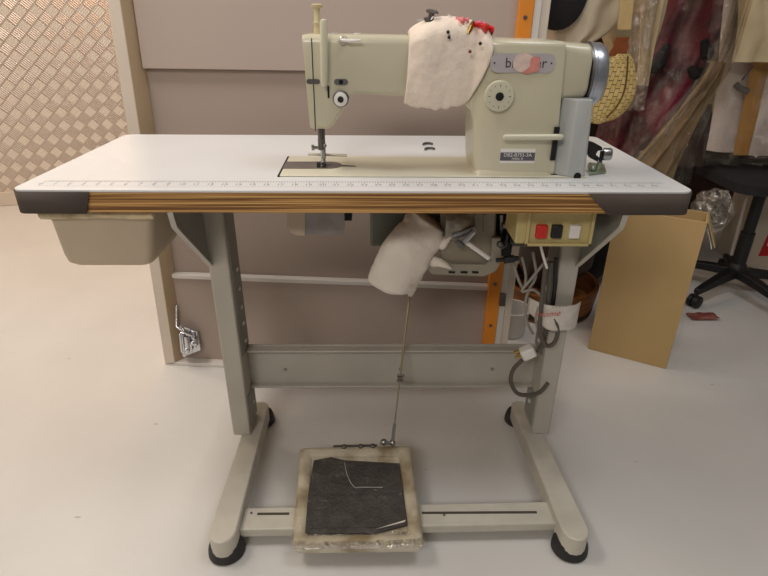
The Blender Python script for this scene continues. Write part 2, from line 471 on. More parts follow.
# printed measuring scale along the front edge
mb = MB(); numb = MB()
def tick(x, y0, y1, w=.0008): mb.add([(x-w,y0,H+.0003),(x+w,y0,H+.0003),(x+w,y1,H+.0003),(x-w,y1,H+.0003)], [(0,1,2,3)])
x = -.57; k = 0
while x < .572:
    tick(x, .05-(.006 if k % 5 == 0 else .0), .056, .0006)
    if k % 5 == 0: numb.text(str(k//5), .014, (x, .036, H), (1,0,0), (0,1,0), .0003)
    tick(x+.003, .022, .025+(.003 if k % 5 == 0 else 0), .0005)
    x += .0254/5*1.0; k += 1
mb.add([(-.572,.0575,H+.0003),(.572,.0575,H+.0003),(.572,.0581,H+.0003),(-.572,.0581,H+.0003)], [(0,1,2,3)])
M_print = mat('grey_print', s(140,140,148), .6)
mb.build('ruler_scale', M_print, top, fixn=False)
numb.build('ruler_numbers', M_print, top, fixn=False)

# stand
LX, RX = (-.338,-.292), (.448,.494)
def leg_set(x0, x1, inner):
    """inner = +1 when the open side of the leg faces +x"""
    y0, y1 = .178, .262
    zb = .072
    lo_out = .006 if inner > 0 else -.002
    leg = MB().box((x0,y0,zb),(x1,y1,.743)).build('leg', M_stand, table, bevel=.004)
    xi = x1 if inner > 0 else x0
    a, b = sorted((xi-inner*.001, xi+inner*.0025))
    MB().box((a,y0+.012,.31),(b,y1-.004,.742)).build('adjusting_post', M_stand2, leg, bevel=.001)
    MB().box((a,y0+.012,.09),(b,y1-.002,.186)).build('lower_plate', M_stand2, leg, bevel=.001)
    for z in (.335,.385,.43,.48,.53,.145):
        MB().lathe((xi+inner*.002, .226, z), (inner,0,0), [(0,.006),(.003,.006),(.0045,.003)], 10).build('screw', mat('zinc_screw', s(214,210,200), .4, .2), leg)
    # bracket arm under the table with a folded flange
    xm = x0+.003 if inner > 0 else x1-.003
    pr = [(.178,.743),(-.0,.743),(.008,.716),(.03,.695),(.178,.562)]
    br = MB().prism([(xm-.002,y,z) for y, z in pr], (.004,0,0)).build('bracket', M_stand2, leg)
    fl = MB(); w = .007*inner
    secs = [[(xm-.003*inner,y,z),(xm+w,y,z+.002),(xm+w,y,z-.002),(xm-.003*inner,y,z-.003)] for y, z in [(.0,.743),(.008,.715),(.03,.694),(.178,.561)]]
    fl.loft(secs); fl.build('flange', M_stand, br)
    rear = [(.262,.743),(.44,.743),(.44,.72),(.262,.6)]
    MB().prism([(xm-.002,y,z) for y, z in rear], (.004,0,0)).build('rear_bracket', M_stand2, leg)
    return leg
legL = leg_set(*LX, 1); legR = leg_set(*RX, -1)
def foot(cf, cr, wf, wr):
    """a tapered pressed steel foot with rounded ends"""
    def ring(z, g):
        pts = []
        for k in range(9):
            a = PI + PI*k/8; pts.append((cf+(wf-g)*math.cos(a), -.118+(wf*1.1-g)*math.sin(a), z))
        for k in range(7):
            a = PI*k/6; pts.append((cr+(wr-g)*math.cos(a), .30+(wr*.8-g)*math.sin(a), z))
        return pts
    f = MB().loft([ring(.026,0), ring(.071,0), ring(.0735,.0025)]).build('foot', M_stand3, table, smooth=28)
    for (x, y, r) in ((cf,-.112,.04),(cr,.318,.034)):
        MB().lathe((x,y,0), (0,0,1), [(0,r*.9),(.004,r),(.02,r*.96),(.034,r*.84),(.036,r*.7)], 26).build('rubber_cup', M_rubber, f)
    return f
foot(-.292, -.292, .029, .024)
foot(.466, .446, .029, .024)
# crossbars
cb = MB().box((LX[1]-.002,.244,.188),(RX[0]+.002,.25,.31)).build('crossbar', M_stand, table, bevel=.002)
MB().box((LX[1],.222,.3),(RX[0],.25,.306)).build('crossbar_flange', M_stand, cb, bevel=.002)
MB().box((LX[1],.228,.187),(RX[0],.25,.193)).build('crossbar_flange', M_stand, cb, bevel=.002)
for x_ in (-.2,.1,.34): MB().lathe((x_,.244,.235), (0,-1,0), [(0,.005),(.003,.004)], 8).build('screw', M_steel, cb)
bb = MB().prism([(-.264,-.1,.052),(-.264,-.04,.052),(.44,-.026,.052),(.438,-.088,.052)], (0,0,-.024)).build('bottom_bar', M_stand3, table, bevel=.003)
for x0, x1 in ((-.232,-.16),(.14,.402)):
    MB().box((x0,-.061,.0515),(x1,-.0545,.0526)).build('slot', mat('slot_shadow_gap', s(74,66,58), .8), bb)
for x_, y_ in ((-.246,-.055),(.19,-.064)): MB().disc((x_,y_,.052),(0,0,1),.003,.001,8).build('screw', M_dsteel, bb)

# treadle: tilted plate (near edge low)
c0, c1 = Vector((-.139,-.152,.058)), Vector((.137,-.150,.058))
c2, c3 = Vector((.121,.112,.094)), Vector((-.153,.106,.094))
tu = ((c1-c0)+(c2-c3))/2; tv = ((c3-c0)+(c2-c1))/2; tn = tu.cross(tv).normalized()
def tp(u, v, h=0): return c0*(1-u)*(1-v)+c1*u*(1-v)+c2*u*v+c3*(1-u)*v + tn*h
def tring(a, h, r=.05):
    pts = []
    lo, hi = a, 1-a
    for (ux, vy, a0) in ((hi-r,hi-r,0),(lo+r,hi-r,PI/2),(lo+r,lo+r,PI),(hi-r,lo+r,1.5*PI)):
        for k in range(5):
            t = a0+PI/2*k/4; pts.append(tp(ux+r*math.cos(t), vy+r*math.sin(t), h))
    return pts
mb = MB()
mb.loft([tring(.0,-.02),tring(0,.0),tring(.012,.005),tring(.05,.006),tring(.1,.002,.02),tring(.11,-.004,.02)])
tre = mb.build('treadle', M_treadle, table, smooth=60)
pad = MB()
ppts = [(.115,.125),(.885,.125),(.87,.3),(.87,.7),(.84,.81),(.5,.83),(.4,.83),(.25,.875),(.13,.85)]
ppts = [(.085,.12),(.64,.115),(.895,.185),(.89,.5),(.885,.80),(.55,.83),(.40,.845),(.28,.885),(.13,.85),(.095,.5)]
pad.prism([tp(u,v,-.003) for u, v in ppts], tn*.006)
padO = pad.build('rubber_pad', M_pad, tre, bevel=.001)
tag(padO, 'dark ribbed rubber pad')
for v in (.16,.47): MB().prism([tp(.13,v,.0032),tp(.86,v+.004,.0032),tp(.86,v+.007,.0032),tp(.13,v+.003,.0032)], tn*.0004).build('pad_groove', M_hole, tre)
mb = MB()
mb.tube([tp(.4,.81,.006),tp(.42,.68,.006),tp(.455,.58,.007),tp(.49,.535,.006)],   .0004, 6)
mb.tube([tp(.49,.535,.006),tp(.52,.54,.007),tp(.72,.537,.006)], .0004, 6)
mb.build('film_crack', M_white, tre); mb = MB()
mb.prism([tp(.64,.145,.004),tp(.87,.205,.004),tp(.885,.225,.004)], tn*.0006)
mb.build('film_tear', M_white, tre)
def filmf(u, v):
    return tp(-.01+1.02*u, .0+.98*v, .0065+.0022*nz((u*6,v*6,0),1.3,2)+ (.002 if v<.1 else 0))
MB().grid(filmf, 40, 40).build('plastic_film', M_film, tre)
mb = MB()
def tapef(u, v): return tp(-.012+1.024*u, -.016+.15*v, .007*math.sin(PI*min(1,v*1.1+.25))+.0025*nz((u*9,v*3,1),1.5,4)-.004*(v<.05))
mb.grid(tapef, 60, 10)
mb.build('clear_tape', clear('clear_packing_tape', .5, bscale=40, rough=.08), tre)
mb = MB()
for u in (.4,.55,.66): mb.lathe(tp(u,.985,.006), tn, [(0,.006),(.005,.006),(.007,.003)], 8)
mb.tube([tp(.3,1.01,.002),tp(.7,1.01,.002)], .003, 8)
mb.build('hinge_bolt', M_dsteel, tre)
rb, rt = tp(.84,1.0,.014), at(411,284,Y=.27)
rod = MB().tube([rb, rb.lerp(rt,.42)], .0022, 8).tube([rb.lerp(rt,.4), rt], .003, 8).build('pitman_rod', mat('rod_metal', s(170,156,130), .35, .7), table)
MB().tube([rb-(rt-rb)*.01, rb.lerp(rt,.12)], .0045, 8).ball(rb, .008, 6).tube([rb+Vector((-.025,-.004,.004)), rb+Vector((.006,0,.0))], .005, 8).ball(rb+Vector((-.022,-.002,.004)), .009, 6).build('ball_joint', M_steel, rod)
q = rb.lerp(rt, .41)
MB().box(q-Vector((.006,.005,.008)), q+Vector((.006,.005,.008))).tube([q+Vector((-.008,0,.008)), q+Vector((.01,0,.008))], .003, 6).tube([q+Vector((-.008,0,-.006)), q+Vector((.01,0,-.006))], .003, 6).build('rod_clamp', M_dsteel, rod)

# drawer hung under the left end
def dsec(z, x0, x1, y0, y1, r): return [(x, y, z) for x, y in rrect((x0+x1)/2, (y0+y1)/2, (x1-x0)/2, (y1-y0)/2, r, 5)]
dr = MB().loft([dsec(.742,-.574,-.372,.026,.30,.012), dsec(.722,-.573,-.374,.027,.30,.012), dsec(.716,-.571,-.380,.030,.27,.014), dsec(.645,-.568,-.394,.033,.21,.018), dsec(.629,-.565,-.398,.036,.195,.018), dsec(.621,-.556,-.407,.044,.18,.018)]).build('drawer', M_drawer, table, smooth=50)
mb = MB()
def lipf(u, v):
    x = -.580+.208*u
    return (x, .022-.004*math.sin(PI*v)+.0008*nz((x*30,v*2,0),1,3), .742-.019*v+ .004*nz((x*14,0,0),1,8)*v)
mb.grid(lipf, 50, 5); mb.build('tape_edge', M_tape, dr, solid=.001)

# oil drip tray beside the drawer
MB().loft([[at(x,y,Y=yy) for x,y in ((288,200),(288,226),(292,232.5),(298,235),(337,235),(343,233),(345,228),(346,200))] for yy in (.12,.125,.24)]).build('drip_tray', mat('grey_clear_tray', s(142,136,132), .3, .2, var=.15, scale=30), table)
tray = table.children[-1]
MB().prism([at(x,y,Y=.1195) for x,y in ((287,212),(287,226),(291,232.5),(297,235.2),(305,235.2),(305,212))], (0,-.002,0)).build('tray_end', M_drawer, tray)
MB().box(at(345,217.5,Y=.14)+Vector((0,-.02,0)), at(352,212,Y=.14)+Vector((0,.02,.01))).build('tray_tab', M_hole, tray)

# motor and knee lifter under the machine
OP = MB().box((.022,.25,.576),(.40,.42,.742)).build('oil_pan', M_oilpan, table, bevel=.006)
MB().tube([at(401,222,Y=.245), at(401,240,Y=.245)], .006, 8).tube([at(396,241,Y=.245), at(405,240,Y=.245)], .003, 6).build('drain_fitting', M_steel, OP)
mot = MB()
mot.loft([[at(x,y,Y=yy) for x,y in ((440,205),(440,262),(446,267),(487,266),(494,258),(497,205))] for yy in (.19,.2,.36)])
motor = mot.build('motor', M_motor, table, bevel=.004)
rb_ = MB()
for px in (447,456,465,474,483): rb_.prism([at(px,214,Y=.189),at(px+2.4,214,Y=.189),at(px+2.8,232,Y=.189),at(px+.4,232,Y=.189)], (0,-.004,0))
rb_.build('cooling_rib', M_motor, motor, bevel=.001)
MB().prism([at(x,y,Y=.18) for x,y in ((426,262),(430,258),(452,264),(486,265),(491,258),(492,238),(501,238),(502,262),(496,272),(484,277),(432,275),(427,270))], (0,.02,0)).build('motor_bracket', mat('bracket_grey', s(146,138,122), .45, var=.06), motor, bevel=.003)
mb = MB()
for a, b in ((448.5,455),(460.5,467.5),(472,478.5)): mb.prism([at(a,271,Y=.1795),at(b,271.4,Y=.1795),at(b,273.4,Y=.1795),at(a,273,Y=.1795)], (0,-.001,0))
mb.build('slot', M_hole, motor)
MB().tube([at(463,240,Y=.165), at(489,258.5,Y=.165)], .0052, 8).build('clutch_lever', M_white, motor)
MB().tube([at(457,241,Y=.16), at(463,246,Y=.16)], .006, 8).tube([at(464,242,Y=.16), at(474,231,Y=.16)], .007, 8).tube([at(453,236,Y=.17),at(475,228,Y=.17)], .008, 8).build('lever_joint', M_steel, motor)
mb = MB()
mb.lathe(at(506,232,Y=.22), (1,0,-.1), [(-.008,.02),(-.008,.036),(-.003,.038),(0,.03),(.003,.038),(.008,.036),(.008,.02)], 24)
mb.build('belt_pulley', M_black, motor)
MB().tube([at(502,214,Y=.21),at(503,250,Y=.21)], .008, 8).tube([at(497,248,Y=.2),at(511,240,Y=.2)], .009, 8).ball(at(505,225,Y=.18), .009, 6).ball(at(500,244,Y=.18), .008, 6).build('pulley_bolt', M_dsteel, motor)
MB().tube([at(496,260,Y=.17),at(507,259.5,Y=.17)], .005, 8).tube([at(504,260,Y=.165),at(514,258.5,Y=.165)], .009, 10).tube([at(514,258.5,Y=.165),at(518,258.5,Y=.165)], .006, 8).build('cable_connector', M_black, motor)
MB().box(at(500,256,Y=.2), at(516,214,Y=.2)+Vector((0,.09,0))).build('belt_guard', M_hole, motor)

# switch box
sw = MB()
xa, xb, za, zb_ = .326, .456, .660, .738
swb = MB().box((xa-.018,.056,za+.002),(xb,.15,.742)).build('switch_box', M_ybox, table, bevel=.003)
mb = MB()
for lo, hi in (((xa,.048,za),(xa+.006,.058,zb_)),((xb-.006,.048,za),(xb,.058,zb_)),((xa,.048,za),(xb,.058,za+.006)),((xa,.048,zb_-.004),(xb,.058,zb_))): mb.box(lo, hi)
mb.build('front_rim', M_ybox, swb, bevel=.001)
for (x0,x1,mt,lb) in ((535,548,M_red,'red push button'),(550.5,563,M_black,'black push button'),(568,581,M_white,'white square indicator')):
    p, q = at(x0,238,Y=.052), at(x1,225,Y=.052)
    tag(MB().box((p.x,.047,p.z),(q.x,.058,q.z)).build('button', mt, swb, bevel=.002), lb)

# ------------------------------------------------------------------ sewing machine head
sm = thing('sewing_machine', (.14,.17,H), 'cream industrial lockstitch sewing machine head set in the white tabletop', 'sewing machine')
MB().prism([(x,y,H+.0005) for x,y in ((-.148,.089),(.44,.087),(.44,.25),(-.152,.25))], (0,0,.0025)).build('bed', mat('cream_bed_plate', s(218,212,190), .3, var=.03), sm, bevel=.001)
MB().prism([(x,y,H+.0004) for x,y in ((-.152,.088),(-.148,.088),(-.152,.25),(-.156,.25))], (0,0,.002)).build('bed_gap', M_hole, sm)
mb = MB()
np_ = [(-.15,.140),(-.10,.140)]+[(-.062+.028*math.cos(a), .168+.028*math.sin(a)) for a in [(-PI/2+PI*k/10) for k in range(11)]]+[(-.151,.196)]
mb.prism([(x,y,H+.0031) for x,y in np_], (0,0,.001)); ndl = mb.build('needle_plate', mat('dull_plate_steel', s(128,120,116), .45, .5, var=.1, scale=40), sm)
MB().prism([(x,y,H+.0031) for x,y in ((-.036,.160),(-.010,.158),(-.004,.161),(-.010,.164),(-.036,.170))], (0,0,.001)).build('plate_tip', M_dsteel, ndl)
MB().disc((-.075,.166,H+.004),(0,0,1),.007,.0006,14).build('needle_hole', M_hole, ndl)

# body: rounded sections along x
def sec(x, y0, y1, z0, z1, r, xs=0):
    cy, cz = (y0+y1)/2, (z0+z1)/2
    return [(x + xs*(z1-z)/.2, y, z) for y, z in rrect(cy, cz, (y1-y0)/2, (z1-z0)/2, r, 4)]
S = []
T = 1.031
S.append(sec(-.094,.134,.208,.872,T-.006,.012,.008))
S.append(sec(-.096,.126,.214,.867,T-.001,.014,.008))
S.append(sec(-.09,.125,.215,.866,T,.014,.006))
S.append(sec(-.056,.125,.215,.866,T,.014))
S.append(sec(-.048,.125,.215,.871,T,.014))
S.append(sec(-.030,.125,.215,.896,T,.014))
S.append(sec(-.010,.125,.215,.924,T,.014))
S.append(sec(.000,.125,.215,.931,T,.014))
S.append(sec(.100,.125,.215,.926,T-.001,.014))
S.append(sec(.196,.122,.217,.918,T-.002,.014))
S.append(sec(.212,.118,.22,.905,T-.002,.016))
S.append(sec(.219,.114,.222,.875,T-.002,.018))
S.append(sec(.223,.110,.224,.81,T-.003,.018))
S.append(sec(.228,.107,.226,.787,T-.003,.01))
S.append(sec(.240,.101,.230,.787,T-.004,.01))
S.append(sec(.262,.097,.233,.787,T-.005,.01))
S.append(sec(.30,.096,.234,.787,T-.006,.01))
S.append(sec(.362,.096,.234,.787,T-.007,.01,.01))
S.append(sec(.367,.098,.232,.787,T-.008,.01,.01))
S.append(sec(.369,.102,.228,.79,T-.012,.01,.01))
body = MB().loft(S).build('body', M_cream, sm, smooth=35)
FY = .125
# face plate seam
a, b = at(311.5,38,Y=FY), at(315.5,131,Y=FY)
MB().prism([a+Vector((-.0008,0,0)), a+Vector((.0008,0,0)), b+Vector((.0008,0,0)), b+Vector((-.0008,0,0))], (0,-.0008,0)).build('face_plate_seam', M_hole, body)
# little base skirt
MB().loft([[(x,y,z) for x,y in rrect(.300,.165,.073+g,.070+g,.014,4)] for z, g in ((H+.003,.003),(H+.006,.002),(H+.012,-.003))]).build('base_skirt', M_cream, body)
# slots and tension parts on the head
def oval(px0, px1, py, hy, y, d=.0012):
    p, q = at(px0,py,Y=y), at(px1,py,Y=y); r = hy
    return [(v[0], y-.0002, v[1]) for v in rrect((p.x+q.x)/2, (p.z+q.z)/2, (q.x-p.x)/2, r, r*.98, 5)]
MB().prism(oval(306.5,320,81.5,.0042,FY), (0,-.0012,0)).build('oil_slot', M_dsteel, body)
MB().prism(oval(334,348,82,.0052,FY), (0,-.0012,0)).build('thread_eyelet', M_steel, body)
MB().disc(at(341,82,Y=FY-.001), (0,-1,0), .0042, .002, 14).build('eyelet_hole', M_hole, body)
MB().prism([at(327.3,86,Y=FY),at(329.2,86,Y=FY),at(329.6,98,Y=FY),at(327.8,98,Y=FY)], (0,-.0012,0)).build('slit', M_hole, body)
tc_ = at(341,98.5,Y=FY)
tk = MB().lathe(tc_, (0,-1,0), [(0,.015),(.004,.015),(.006,.012)], 24).build('tension_dial', M_dsteel, sm)
MB().lathe(tc_+Vector((0,-.006,0)), (0,-1,0), [(0,.0115),(.006,.0125),(.008,.010)], 24).build('tension_disc', M_white, tk)
MB().lathe(tc_+Vector((0,-.0135,0)), (0,-1,0), [(0,.006),(.003,.005)], 16).build('tension_knob', M_black, tk)
# take-up guard rod and spool post on the head
p, q = at(323.8,24,Y=.112), at(324,82,Y=.112)
MB().tube([p+Vector((0,0,.008)), p+Vector((0,0,.006)), p, q, q-Vector((0,0,.006)), q-Vector((0,0,.008))], [.003,.006,.0072,.0062,.005,.003], 14).build('take_up_guard', M_cream2, sm)
p = at(318,34,Y=.165)
MB().lathe((p.x,p.y,T-.004), (0,0,1), [(0,.008),(.012,.0075),(.018,.006),(.022,.0078),(.026,.006),(.045,.005),(.048,.010),(.051,.011),(.053,.006)], 18).build('spool_post', mat('yellowed_post', s(204,190,148), .4), sm)
for x_ in (-.04,.002): MB().disc((x_,.16,T-.001),(0,0,1),.0065,.003,12).build('oil_cap', M_white, sm)
p = at(343,40.5,Y=FY)
tg = MB().lathe(p, (0,-1,0), [(0,.0085),(.003,.008),(.005,.006)], 18).build('thread_guide', mat('satin_nickel', s(200,196,180), .35, .5), sm)
MB().tube([p+Vector((-.004,-.004,.001)), p+Vector((.01,-.012,0)), p+Vector((.032,-.014,.001))], [.003,.003,.0022], 8).build('guide_pin', M_white, tg)
# needle bar and presser foot
NX, NY = -.0745, .166
nb = MB().tube([(NX-.001,NY,.868),(NX-.001,NY,.838)], .0042, 12).tube([(NX+.004,NY+.01,.868),(NX+.004,NY+.01,.80)], .0042, 12).build('needle_bar', M_dsteel, sm)
MB().tube([(NX,NY,.842),(NX,NY,.82)], .0058, 12).build('needle_clamp', M_dsteel, nb)
MB().tube([(NX-.004,NY-.004,.825),(NX-.016,NY-.008,.826)], .003, 10).disc((NX-.013,NY-.007,.826),(-1,-.3,0),.0055,.005,14).ball((NX+.008,NY-.004,.829),.004,6).build('clamp_screw', M_steel, nb)
MB().tube([(NX,NY,.822),(NX,NY,.787)], [.0016,.0008], 8).build('needle', M_chrome, nb)
pf = MB().box((NX-.001,NY-.001,.795),(NX+.007,NY+.012,.822)).box((NX-.007,NY-.016,.7895),(NX+.0085,NY+.016,.793)).tube([(NX+.003,NY+.004,.80),(NX+.003,NY-.004,.792)], .005, 8).build('presser_foot', M_steel, sm, bevel=.001)
MB().box((NX-.008,NY-.02,.788),(NX-.001,NY-.01,.798)).box((NX+.003,NY-.02,.788),(NX+.009,NY-.01,.798)).build('foot_toe', M_black, pf)
MB().tube([at(308,154,Y=.2), at(347,155.5,Y=.2)], .0028, 8).build('lifter_bar', mat('lifter_metal', s(196,190,170), .4, .4), sm)

# end housing, hand wheel, belt cover
hs = [sec(.366,.112,.222,.925,T-.010,.012), sec(.418,.112,.222,.925,T-.012,.02), sec(.424,.116,.218,.928,T-.016,.02)]
MB().loft(hs).build('end_housing', M_cream, sm, smooth=35)
hw = MB().lathe((.428,.168,.964), (1,0,0), [(0,.044),(.0,.055),(.003,.0585),(.007,.0585),(.009,.056),(.012,.0565),(.024,.0565),(.030,.053),(.032,.047),(.028,.04),(.026,.018),(.032,.014),(.032,.0)], 48).build('hand_wheel', mat('brushed_aluminium', s(176,180,190), .3, .8, var=.05), sm, smooth=35)
MB().lathe((.4265,.168,.964), (1,0,0), [(0,.04),(0,.058),(.004,.0585),(.004,.04)], 48).build('wheel_groove', M_dsteel, hw)
bc = MB()
bcp = [(.374,.108),(.398,.09),(.402,.087),(.432,.087),(.437,.092),(.437,.205),(.374,.205)]
bcp2 = [(.381,.116),(.398,.096),(.402,.093),(.428,.093),(.432,.098),(.432,.2),(.381,.2)]
bc.loft([[(x,y,.788) for x,y in bcp], [(x,y,.928) for x,y in bcp2]])
bc = bc.build('belt_cover', M_grey_e, sm, bevel=.002)
MB().box((.372,.1,.787),(.44,.2,.7895)).build('cover_base', M_hole, bc)
MB().lathe((.421,.0862,.789), (0,1,0), [(0,.007),(.003,.007)], 16).build('cover_notch', M_hole, bc)
p0, p1 = at(550,160,Y=.094), at(559.5,127,Y=.094)
MB().box((p0.x,.0905,p0.z),(p1.x,.11,p1.z)).build('lever_slot', M_hole, sm)
MB().tube([at(503.5,137,Y=.082), at(505,137,Y=.080), at(555,137,Y=.078), at(561,137,Y=.08), at(562,137,Y=.083)], [.003,.005,.0056,.0056,.004], 12).build('reverse_lever', M_cream2, sm)
# stitch length dial
dc = at(498.5,95.8,Y=.0965)
dial = MB().lathe(dc, (0,-1,0), [(0,.027),(.006,.027),(.010,.0255),(.0105,.022)], 36).build('stitch_dial', M_cream2, sm)
MB().lathe(dc+Vector((0,-.0102,0)), (0,-1,0), [(0,.0075),(.002,.0072),(.003,.005)], 20).build('dial_knob', M_hole, dial)
mb = MB()
for k in range(12):
    a_ = 2*PI*k/12; v = Vector((math.sin(a_),0,math.cos(a_))); w = Vector((v.z,0,-v.x))
    c = dc+Vector((0,-.0107,0)); r0, r1 = (.0165,.0205) if k % 3 == 0 else (.0185,.0205)
    mb.add([c+v*r0-w*.0006, c+v*r0+w*.0006, c+v*r1+w*.0006, c+v*r1-w*.0006], [(0,1,2,3)])
mb.build('dial_mark', M_ink, dial)
# name plate
PYf = .0958
p, q = at(489.5,72.5,Y=PYf), at(556.5,53.5,Y=PYf)
cx, cz, hx, hz = (p.x+q.x)/2, (p.z+q.z)/2, (q.x-p.x)/2, (q.z-p.z)/2
npl = MB().prism([(x,PYf,z) for x,z in rrect(cx,cz,hx,hz,hz*.85,6)], (0,-.0015,0)).build('name_plate', M_label, sm)
lt = MB(); l0 = at(505,63.2,Y=PYf-.0016)
lt.text('brother', .0235, (l0.x, PYf-.0017, l0.z), (1,0,0), (0,0,1), .0003, 'LEFT')
lt.build('lettering', M_ink, npl, fixn=False)
for x_ in (p.x+.007, q.x-.007): MB().disc((x_,PYf-.0015,cz),(0,-1,0),.0016,.0006,10).build('rivet', M_ink, npl)
def blob(pts, y, d):
    return MB().prism([(lambda v: (v.x, y, v.z))(at(x_,y_,Y=y)) for x_, y_ in pts], (0,-d,0))
tag(blob([(513,62),(517,55),(522,52.6),(529,54),(534,57),(539,60),(538,69),(531,72),(524,73),(517,71),(513,67)], PYf-.0022, .0006).build('sticker', M_stick1, npl), 'torn pale pink and coral sticker')
blob([(531,58),(535,56.5),(540,57),(540,65),(539,71),(533,72.5),(527,74),(521,72.5),(527,69.5),(530,66)], PYf-.003, .0005).build('sticker_patch', M_stick2, npl)
# model badge
p, q = at(499.5,163,Y=PYf), at(535.5,149,Y=PYf)
bd = MB().box((p.x,PYf-.0012,p.z),(q.x,PYf+.001,q.z)).build('model_badge', M_white, sm)
h_ = q.z-p.z
MB().box((p.x,PYf-.0016,p.z+h_*.18),(q.x,PYf,p.z+h_*.76)).build('badge_band', M_badge, bd)
MB().text('DB2-B755-3A', .0094, ((p.x+q.x)/2, PYf-.0018, p.z+h_*.58), (1,0,0), (0,0,1), .0003).text('MARK III', .0058, ((p.x+q.x)/2, PYf-.0018, p.z+h_*.32), (1,0,0), (0,0,1), .0003).build('badge_lettering', M_white, bd, fixn=False)

# ------------------------------------------------------------------ cloth tied over the arm and its pins
def drapef(u, v):
    # u along x, v around from the front bottom edge over the arm to the back bottom edge
    xl = at(410,30,Y=.12).x; xr = at(494,30,Y=.11).x
    zb = .917 - .010*math.sin(u*3.3) + .0035*nz((u*11,0,0),1,5) + .002*nz((u*40,0,0),1,9)
    dz = 1 - v*2 if v < .5 else v*2-1
    xl2, xr2 = xl-.008*dz**2, xr-.052*max(0,dz-.25)**1.3
    x = xl2+(xr2-xl2)*u
    bulge = math.sin(PI*min(max(u,.0),1))**.6
    fr = [(-1,.121),(.196,.121),(.212,.116),(.228,.104),(.245,.095),(.265,.091),(2,.091)]
    for (xa_,ya_),(xb_2,yb_2) in zip(fr, fr[1:]):
        if xa_ <= x <= xb_2: yfx = ya_+(yb_2-ya_)*(x-xa_)/(xb_2-xa_)
    yf, yb, zt = min(yfx, .121-.008*bulge)-.002, (.219+.008*bulge), T+.004+.026*bulge
    if v < .36:
        t = v/.36; y, z = yf-.004*math.sin(PI*t), zb+(zt-.03-zb)*t
    elif v < .64:
        t = (v-.36)/.28; a_ = PI*t; y = (yf+yb)/2-(yb-yf)/2*math.cos(a_); z = zt-.03+.03*math.sin(a_)
    else:
        t = (v-.64)/.36; y, z = yb, zt-.03+(zb-(zt-.03))*t
    f = .0028*nz((x*34,z*8,0),1,1)+.001*nz((x*90,z*40,y*30),1,6)
    return (x+f*.3, y-(f if v < .5 else -f), z+f*.4)
pc = MB().grid(drapef, 44, 60).build('pincushion_cloth', M_cloth, None, solid=.002)
tag(pc, 'white padded cotton cloth tied over the sewing machine arm as pincushion', 'cloth')
def on_cloth(px, py, dy=0):
    return at(px, py, Y=.112+dy)
pinm = MB()
for (px, py, lb) in ((448,32,'black-headed pin in white cloth, upper of the close pair'),(449,37.2,'black-headed pin in white cloth, lower of the close pair'),(480.3,43.5,'black-headed pin at the right side of white pincushion cloth')):
    p = on_cloth(px, py, -.009 if px < 460 else -.025)
    o = MB().ball(p, .003, 6).tube([p, p+Vector((.001,.012,.003))], .0005, 5).build('pin', M_black)
    tag(o, lb, 'pin', 'pins in the cloth')
p = on_cloth(470,51.5,-.018)
tag(MB().ball(p, .003, 6).tube([p, p+Vector((-.001,.012,.003))], .0005, 5).build('pin', mat('dark_red', s(120,40,40), .4)), 'dark red-headed pin low on the white pincushion cloth', 'pin', 'pins in the cloth')
p = at(471,27,Y=.135)
tag(MB().tube([at(468,34,Y=.113), at(471,27,Y=.116), at(473,22,Y=.13)], [.0028,.0045,.003], 8).build('brass_clip', M_brass), 'small dull brass clip pinned to the white cloth', 'clip')
p = at(430,18,Y=.16)
bs = thing('thread_bobbin', p, 'small grey metal bobbin sticking up from the white cloth', 'bobbin')
MB().lathe(at(430,21,Y=.15), (.1,-.3,1), [(-.006,.004),(0,.005),(.001,.012),(.003,.012),(.004,.005),(.014,.004),(.015,.010),(.017,.010),(.018,.004)], 18).build('spool', M_dsteel, bs)
MB().tube([at(431,20,Y=.145), at(434,15,Y=.145), at(436,10,Y=.145), at(438,14,Y=.145)], .0018, 6).tube([at(417,20.5,Y=.14), at(427,19,Y=.145)], .001, 5).build('wire', M_steel, bs)
tag(MB().tube([at(448,14.5,Y=.15), at(457,21,Y=.15)], [.0012,.0016], 6).build('needle', M_white), 'pale needle stuck in top of white cloth beside the pink ribbon', 'needle')
def ribf(pts, w, y):
    P = spl([at(a,b,Y=y) for a,b in pts], 8)
    def f(u, v):
        i = u*(len(P)-1); k = min(int(i), len(P)-2); p = P[k].lerp(P[k+1], i-k)
        return p + Vector((0,.012*math.sin(u*9+v), (v-.5)*w*(1+.3*math.sin(u*14)))) + Vector((0,-.006*math.sin(PI*v),0))
    return f
tag(MB().grid(ribf([(456,21),(462,20),(468,21.5)], .010, .135), 14, 4).build('ribbon_scrap', M_pink, solid=.001), 'left pale pink ribbon scrap on the white pincushion cloth', 'ribbon')
tag(MB().grid(ribf([(471,29),(478,25),(484,28),(489,27),(493,31)], .011, .12), 18, 4).build('ribbon_scrap', M_red, solid=.001), 'red and curled ribbon scrap at right edge of the pincushion cloth', 'ribbon')
tag(MB().grid(ribf([(473,25),(479,22.5),(485,25)], .007, .128), 12, 4).build('ribbon_scrap', mat('pink_bright', s(232,110,140), .8), solid=.001), 'bright pink ribbon scrap tucked behind the red one', 'ribbon')

# thread clips on the tabletop
for i, (cx_, cy_) in enumerate(((428,145.5),(430,150.5))):
    c = at(cx_, cy_, Z=H)
    tag(MB().tube([c+Vector((.011*math.cos(a_), .011*math.sin(a_)*1.2, .003)) for a_ in [PI*.12+PI*.9*k/10 for k in range(11)]], .0027, 8).build('thread_clip', M_dsteel), ('rear' if i == 0 else 'front')+' of two curved dark metal thread clips on white tabletop behind the bed', 'clip', 'thread clips on the tabletop')

